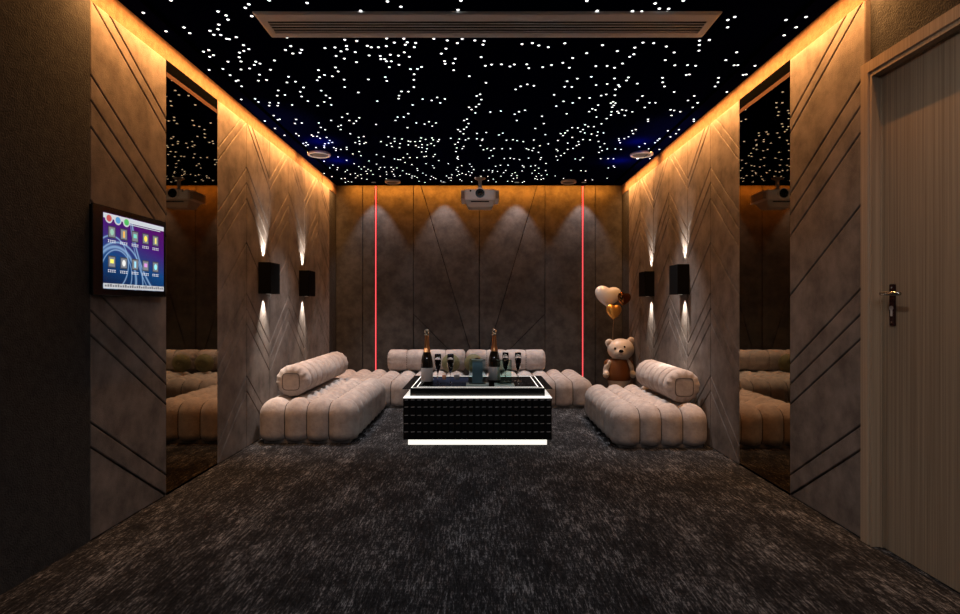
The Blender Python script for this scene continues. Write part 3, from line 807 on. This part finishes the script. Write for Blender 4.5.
dup(bo, (.149, 5.66, TT), 'champagne bottle with grey label right of the blue-grey glass holder', rz=1.0)
def make_flute():
    t = thing('champagne_flute', '', 'glass', group='champagne flutes on the table')
    lob('flute_glass', [(0, 0), (.032, 0), (.033, .002), (.012, .006), (.0045, .014), (.004, .09), (.008, .105), (.022, .135), (.031, .18), (.033, .215), (.029, .28),
                        (.0275, .28), (.031, .215), (.029, .18), (.020, .138), (.005, .110), (0, .108)], M_glass, t)
    lob('wine', [(0, .112), (.006, .113), (.0195, .139), (.0285, .18), (.0300, .215), (.0300, .222), (0, .222)], M_wine, t)
    return t
fl = make_flute(); fl.location = (-.388, 5.60, TT); fl['label'] = 'champagne flute of dark wine next to the left bottle'
dup(fl, (-.268, 5.60, TT), 'champagne flute of dark wine in front of the left olive cushion')
dup(fl, (.262, 5.78, TT), 'champagne flute of dark wine behind the green glass holder')
dup(fl, (.385, 5.78, TT), 'rightmost champagne flute on the table, nothing in front')

def holder(name, label, loc, w_, h_, glass, core_m):
    t = thing(name, label, 'glass holder', loc)
    obj('holder_base', B(-w_ * .70, w_ * .70, -.07, .07, 0, .014, bev=.003), M_glassbase, t)
    g = bmesh.new(); box(g, -w_ / 2, w_ / 2, -.045, .045, .014, h_, bev=.002)
    obj('glass_case', g, glass, t)
    return t
t = holder('glass_holder', 'blue-grey glass holder with a small lid in the middle of the table', (-.012, 5.50, TT), .150, .235, M_blueglass, None)
obj('inner_panel', B(-.048, .048, -.028, .028, .02, .222, bev=.003), M_bluecore, t)['label'] = 'blue-grey inner block'
obj('lid', B(-.055, .055, -.03, .03, .235, .241, bev=.002), M_glassbase, t)
obj('lid_knob', B(-.022, .022, -.012, .012, .241, .252, bev=.003), M_darkchrome, t)
t = holder('glass_holder', 'clear green glass holder right of the right champagne bottle', (.237, 5.47, TT), .130, .235, M_greenglass, None)
tr = thing('serving_tray', 'shallow blue serving tray behind the left flutes', 'tray', (-.272, 5.76, TT))
bm = bmesh.new(); box(bm, -.17, .17, -.09, .09, 0, .006); box(bm, -.17, .17, -.09, -.083, .006, .028); box(bm, -.17, .17, .083, .09, .006, .028)
box(bm, -.17, -.163, -.083, .083, .006, .028); box(bm, .163, .17, -.083, .083, .006, .028)
obj('tray_body', bm, M_tray, tr)
def cup(name, label, loc, m, r, h, cat='glass'):
    t = thing(name, label, cat, loc)
    lob('cup_body', [(0, 0), (r * .8, 0), (r, h), (r * .92, h), (r * .74, .006), (0, .006)], m, t, 24); return t
cup('tumbler', 'grey tumbler on the blue tray, behind the second flute from the left', (-.215, 5.77, TT + .0065), M_tumbler, .030, .055)
cup('small_glass', 'small amber glass on the blue tray, between the left flutes', (-.338, 5.76, TT + .0065), M_orangeglass, .020, .055)

# ------------------------------------------------------------------ bear and balloons
bx, by = 1.80, 7.62
bear = thing('bear_statue', 'white bear statue in a brown vest standing behind the right chaise', 'statue', (bx, by, 0))
bm = bmesh.new()
E = lambda c, r_, rot=None: ellip(bm, Vector(c), r_, rot)
from mathutils import Euler
E((.03, 0, .662), (.172, .145, .142)); E((.0, -.105, .625), (.085, .062, .058)); E((.0, 0, .545), (.08, .075, .06))
E((0, .01, .40), (.138, .115, .165)); E((0, .0, .27), (.140, .120, .13))
for s in (-1, 1):
    E((.025 + s * .142, .01, .757 + s * .012), (.056, .028, .056))
    E((s * .150, -.02, .44), (.042, .045, .10), Euler((R(14), R(-s * 20), 0)))
    E((s * .172, -.055, .345), (.043, .046, .05))
    E((s * .075, 0, .13), (.062, .068, .12)); E((s * .078, -.04, .035), (.064, .092, .035))
bo_ = obj('bear_body', bm, M_bear, bear, smooth=True)
md = bo_.modifiers.new('blend', 'REMESH'); md.mode = 'VOXEL'; md.voxel_size = .009; md.use_smooth_shade = True
md = bo_.modifiers.new('soft', 'SMOOTH'); md.factor = .6; md.iterations = 6
for s in (-1, 1):
    e_ = bmesh.new(); ellip(e_, (-.014 + s * .060, -.132, .690 + s * .010), (.016, .009, .017)); obj('eye', e_, M_nose, bear, smooth=True)
e_ = bmesh.new(); ellip(e_, (-.004, -.166, .652), (.031, .016, .021)); obj('nose', e_, M_nose, bear, smooth=True)
mb_ = bmesh.new(); tube(mb_, [(-.026, -.154, .606), (-.014, -.161, .600), (-.002, -.164, .606), (.010, -.161, .600), (.022, -.154, .606)], .0025, 6); obj('mouth', mb_, M_nose, bear, smooth=True)
for s in (-1, 1):
    e_ = bmesh.new(); ellip(e_, (.025 + s * .142, -.018, .757 + s * .012), (.035, .009, .035)); obj('inner_ear', e_, mat('ear_shade', (.50, .40, .33), .5), bear, smooth=True)
# vest: shell around the torso, open arm holes, short sleeves
vb = bmesh.new(); rings = []
for z, rx_, ry_ in ((.268, .150, .130), (.275, .154, .134), (.34, .155, .134), (.42, .150, .128), (.48, .138, .118), (.525, .112, .100), (.545, .092, .086), (.548, .084, .078)):
    rings.append([vb.verts.new((rx_ * math.cos(2 * PI * k / 48), .006 + ry_ * math.sin(2 * PI * k / 48), z)) for k in range(48)])
for a_, b_ in zip(rings, rings[1:]):
    for k in range(48): vb.faces.new((a_[k], a_[(k + 1) % 48], b_[(k + 1) % 48], b_[k]))
vest = obj('vest', vb, M_vest, bear, smooth=True)
for s in (-1, 1):
    sv = bmesh.new(); ellip(sv, Vector((s * .138, -.008, .482)), (.050, .055, .058), Euler((R(14), R(-s * 20), 0))); obj('sleeve', sv, M_vest, vest, smooth=True)

def heart(size, thick, m, name, parent=None):
    bm = bmesh.new(); U, Vn = 48, 32; rows = []
    def F(x, y, z): return (x * x + 2.25 * y * y + z * z - 1) ** 3 - x * x * z ** 3 - .1125 * y * y * z ** 3
    for j in range(Vn + 1):
        ph = PI * j / Vn; row = []
        for i in range(U):
            th = 2 * PI * i / U
            d_ = (math.sin(ph) * math.cos(th), math.cos(ph), math.sin(ph) * math.sin(th))
            lo, hi = 0, 1.6
            for _ in range(26):
                mid = (lo + hi) / 2
                if F(d_[0] * mid, d_[1] * mid, d_[2] * mid) < 0: lo = mid
                else: hi = mid
            row.append(bm.verts.new((d_[0] * lo * size, d_[1] * lo * size * thick, d_[2] * lo * size)))
        rows.append(row)
    for a_, b_ in zip(rows, rows[1:]):
        for i in range(U): bm.faces.new((a_[i], a_[(i + 1) % U], b_[(i + 1) % U], b_[i]))
    bmesh.ops.remove_doubles(bm, verts=bm.verts, dist=1e-5)
    return obj(name, bm, m, parent, smooth=True)
for nm, lb, loc, sz, m, tilt in (('heart_balloon', 'large white heart balloon floating above the bear', (1.713, 7.86, 1.3326), .151, M_whitefoil, 6),
                             ('heart_balloon', 'glossy brown heart balloon beside the white one, against the wall panels', (1.876, 7.655, 1.302), .079, M_brownfoil, 12),
                             ('heart_balloon', 'small gold heart balloon just below the white one', (1.760, 7.72, 1.1315), .090, M_gold, 4)):
    t = thing(nm, lb, 'balloon', loc, 'heart balloons above the bear')
    o = heart(sz, .85, m, 'foil_balloon', t); o.rotation_euler = (0, R(tilt), R(8))
    if m is M_whitefoil: o.scale = (1.05, 1, .82)
    if m is not M_gold: continue
    st_ = bmesh.new(); end = Vector((1.772, 7.752, .52)) - Vector(loc); k0 = Vector((0, .0, -sz * .98))
    pts = [k0.lerp(end, i / 10) + Vector((0, .055 * math.sin(PI * i / 10) * (1 if lb.startswith('small') else .2), 0)) for i in range(11)]
    tube(st_, pts, .0022, 6); obj('string', st_, M_string, t, smooth=True)

# ------------------------------------------------------------------ touch screen on the left wall
sy0, sy1, sz0, sz1 = 3.029, 3.733, 1.271, 1.747
scx = thing('touch_screen', 'black-framed touch screen with purple and blue menu on the left wall', 'screen', (-1.975, (sy0 + sy1) / 2, (sz0 + sz1) / 2))
hy_, hz_ = (sy1 - sy0) / 2, (sz1 - sz0) / 2
obj('screen_housing', B(-.0225, -.004, -hy_ + .006, hy_ - .006, -hz_ + .006, hz_ - .006), M_black, scx)
bm = bmesh.new(); box(bm, -.012, 0, -hy_, hy_, -hz_, hz_, bev=.003); bez = obj('screen_bezel', bm, M_gloss, scx)
# display: wallpaper drawn by nodes in the display's own coordinates
dy_, dz_ = .297, .203
dm = bpy.data.materials.new('menu_wallpaper'); dm.use_nodes = True; nt = dm.node_tree; N = nt.nodes; lk = nt.links.new
bs = N['Principled BSDF']; bs.inputs['Base Color'].default_value = (.01, .01, .02, 1); bs.inputs['Roughness'].default_value = .2
tc = N.new('ShaderNodeTexCoord'); sp_ = N.new('ShaderNodeSeparateXYZ'); lk(tc.outputs['Object'], sp_.inputs[0])
def mth(op, a, b=None):
    n = N.new('ShaderNodeMath'); n.operation = op
    for i, v_ in enumerate((a, b)):
        if v_ is None: continue
        if isinstance(v_, (int, float)): n.inputs[i].default_value = v_
        else: lk(v_, n.inputs[i])
    return n.outputs[0]
u = mth('DIVIDE', sp_.outputs[1], dy_); v_ = mth('DIVIDE', sp_.outputs[2], dz_)
ramp = N.new('ShaderNodeValToRGB'); e = ramp.color_ramp.elements
e[0].position = 0; e[0].color = (.0, .015, .08, 1); e[1].position = 1; e[1].color = (.16, .0, .20, 1)
x_ = e.new(.38); x_.color = (.005, .10, .36, 1); x_ = e.new(.66); x_.color = (.10, .015, .30, 1)
lk(mth('ADD', mth('MULTIPLY', v_, .42), mth('ADD', mth('MULTIPLY', u, .12), .5)), ramp.inputs[0])
def arc(cu, cv, rad, wid):
    du = mth('SUBTRACT', u, cu); dv = mth('MULTIPLY', mth('SUBTRACT', v_, cv), .7)
    d_ = mth('SQRT', mth('ADD', mth('MULTIPLY', du, du), mth('MULTIPLY', dv, dv)))
    k_ = mth('DIVIDE', mth('SUBTRACT', d_, rad), wid); return mth('POWER', 2.718, mth('MULTIPLY', mth('MULTIPLY', k_, k_), -1))
acc = None
for a_ in ((-.62, -.75, .62, .03), (-.55, -.85, .78, .018), (-.6, -.6, .46, .012), (-.75, -.3, .5, .014), (1.9, 1.3, 2.05, .022), (2.0, 1.25, 2.2, .010)):
    q = arc(*a_); acc = q if acc is None else mth('ADD', acc, q)
mx = N.new('ShaderNodeMix'); mx.data_type = 'RGBA'; mx.inputs[7].default_value = (.45, .75, 1.2, 1)
lk(mth('MINIMUM', mth('MULTIPLY', acc, .85), 1.0), mx.inputs[0]); lk(ramp.outputs[0], mx.inputs[6])
lk(mx.outputs[2], bs.inputs['Emission Color']); bs.inputs['Emission Strength'].default_value = .55
bm = bmesh.new(); box(bm, .0002, .0012, -dy_, dy_, -dz_, dz_)
disp = obj('display', bm, dm, scx); disp.location = (0, .026, .001)
ms = {}
def em(c, s=1.0):
    k_ = (*c, s)
    if k_ not in ms: ms[k_] = mat('screen_pixel', (.02, .02, .02), .4, emit=c, estr=s)
    return ms[k_]
def plate(nm, y, z, w_, h_, c, dx=.0016, s=1.0, parent=None, bev=0):
    return obj(nm, B(.0012, dx, y - w_ / 2, y + w_ / 2, z - h_ / 2, z + h_ / 2), em(c, s), parent or disp)
plate('menu_bar', 0, dz_ - .016, 2 * dy_, .026, (.62, .66, .70))
plate('menu_bar', .08, dz_ - .036, 2 * dy_ - .24, .005, (.55, .6, .65))
plate('task_bar', 0, -dz_ + .016, 2 * dy_, .028, (.55, .56, .58))
tm = bmesh.new()
for k_ in range(26):
    y_ = -dy_ + .02 + k_ * .0222
    box(tm, .0016, .0019, y_ - .007, y_ + .006, -dz_ + .012, -dz_ + .021 + .003 * (k_ % 3))
obj('task_bar_marks', tm, em((.10, .10, .12)), disp)
for k_, c in enumerate(((.55, .08, .08), (.08, .30, .60), (.08, .50, .12))):
    cb = bmesh.new(); ellip(cb, (.0018, -dy_ + .046 + k_ * .078, dz_ - .028), (.002, .032, .026)); ro = obj('round_button', cb, em((.6, .62, .64)), disp, smooth=True)
    cb = bmesh.new(); ellip(cb, (.0026, -dy_ + .046 + k_ * .078, dz_ - .028), (.002, .024, .019)); obj('button_face', cb, em(c), disp, smooth=True)
cols = [(.25, .45, .35), (.75, .40, .08), (.15, .55, .45), (.85, .65, .08), (.75, .65, .15), (.80, .75, .12), (.70, .70, .68), (.30, .65, .80), (.60, .25, .60), (.25, .70, .75)]
for r_ in range(2):
    for c_ in range(5):
        y_, z_ = -dy_ + .072 + c_ * .107, .104 - r_ * .160
        plate('menu_icon', y_, z_, .064, .064, (.05, .05, .06), .0018)
        plate('icon_frame', y_, z_, .052, .052, (.22, .23, .26), .0022)
        g_ = bmesh.new(); k_ = r_ * 5 + c_
        if k_ % 3 == 0: ellip(g_, (.0025, y_, z_), (.001, .016, .018), u=12, v=8)
        elif k_ % 3 == 1: box(g_, .0020, .0030, y_ - .008, y_ + .008, z_ - .018, z_ + .018)
        else: box(g_, .0020, .0030, y_ - .015, y_ + .015, z_ - .008, z_ + .014)
        obj('icon_glyph', g_, em(cols[k_], 1.3), disp)
        tx = bmesh.new()
        for q in range(4):
            yy, zz = y_ - .027 + q * .018, z_ - .050
            box(tx, .0014, .0018, yy - .007, yy + .006, zz + .004, zz + .007); box(tx, .0014, .0018, yy - .006, yy + .005, zz - .007, zz - .004)
            box(tx, .0014, .0018, yy - .002, yy + .001, zz - .007, zz + .007)
        obj('icon_caption', tx, em((.75, .75, .80)), disp)
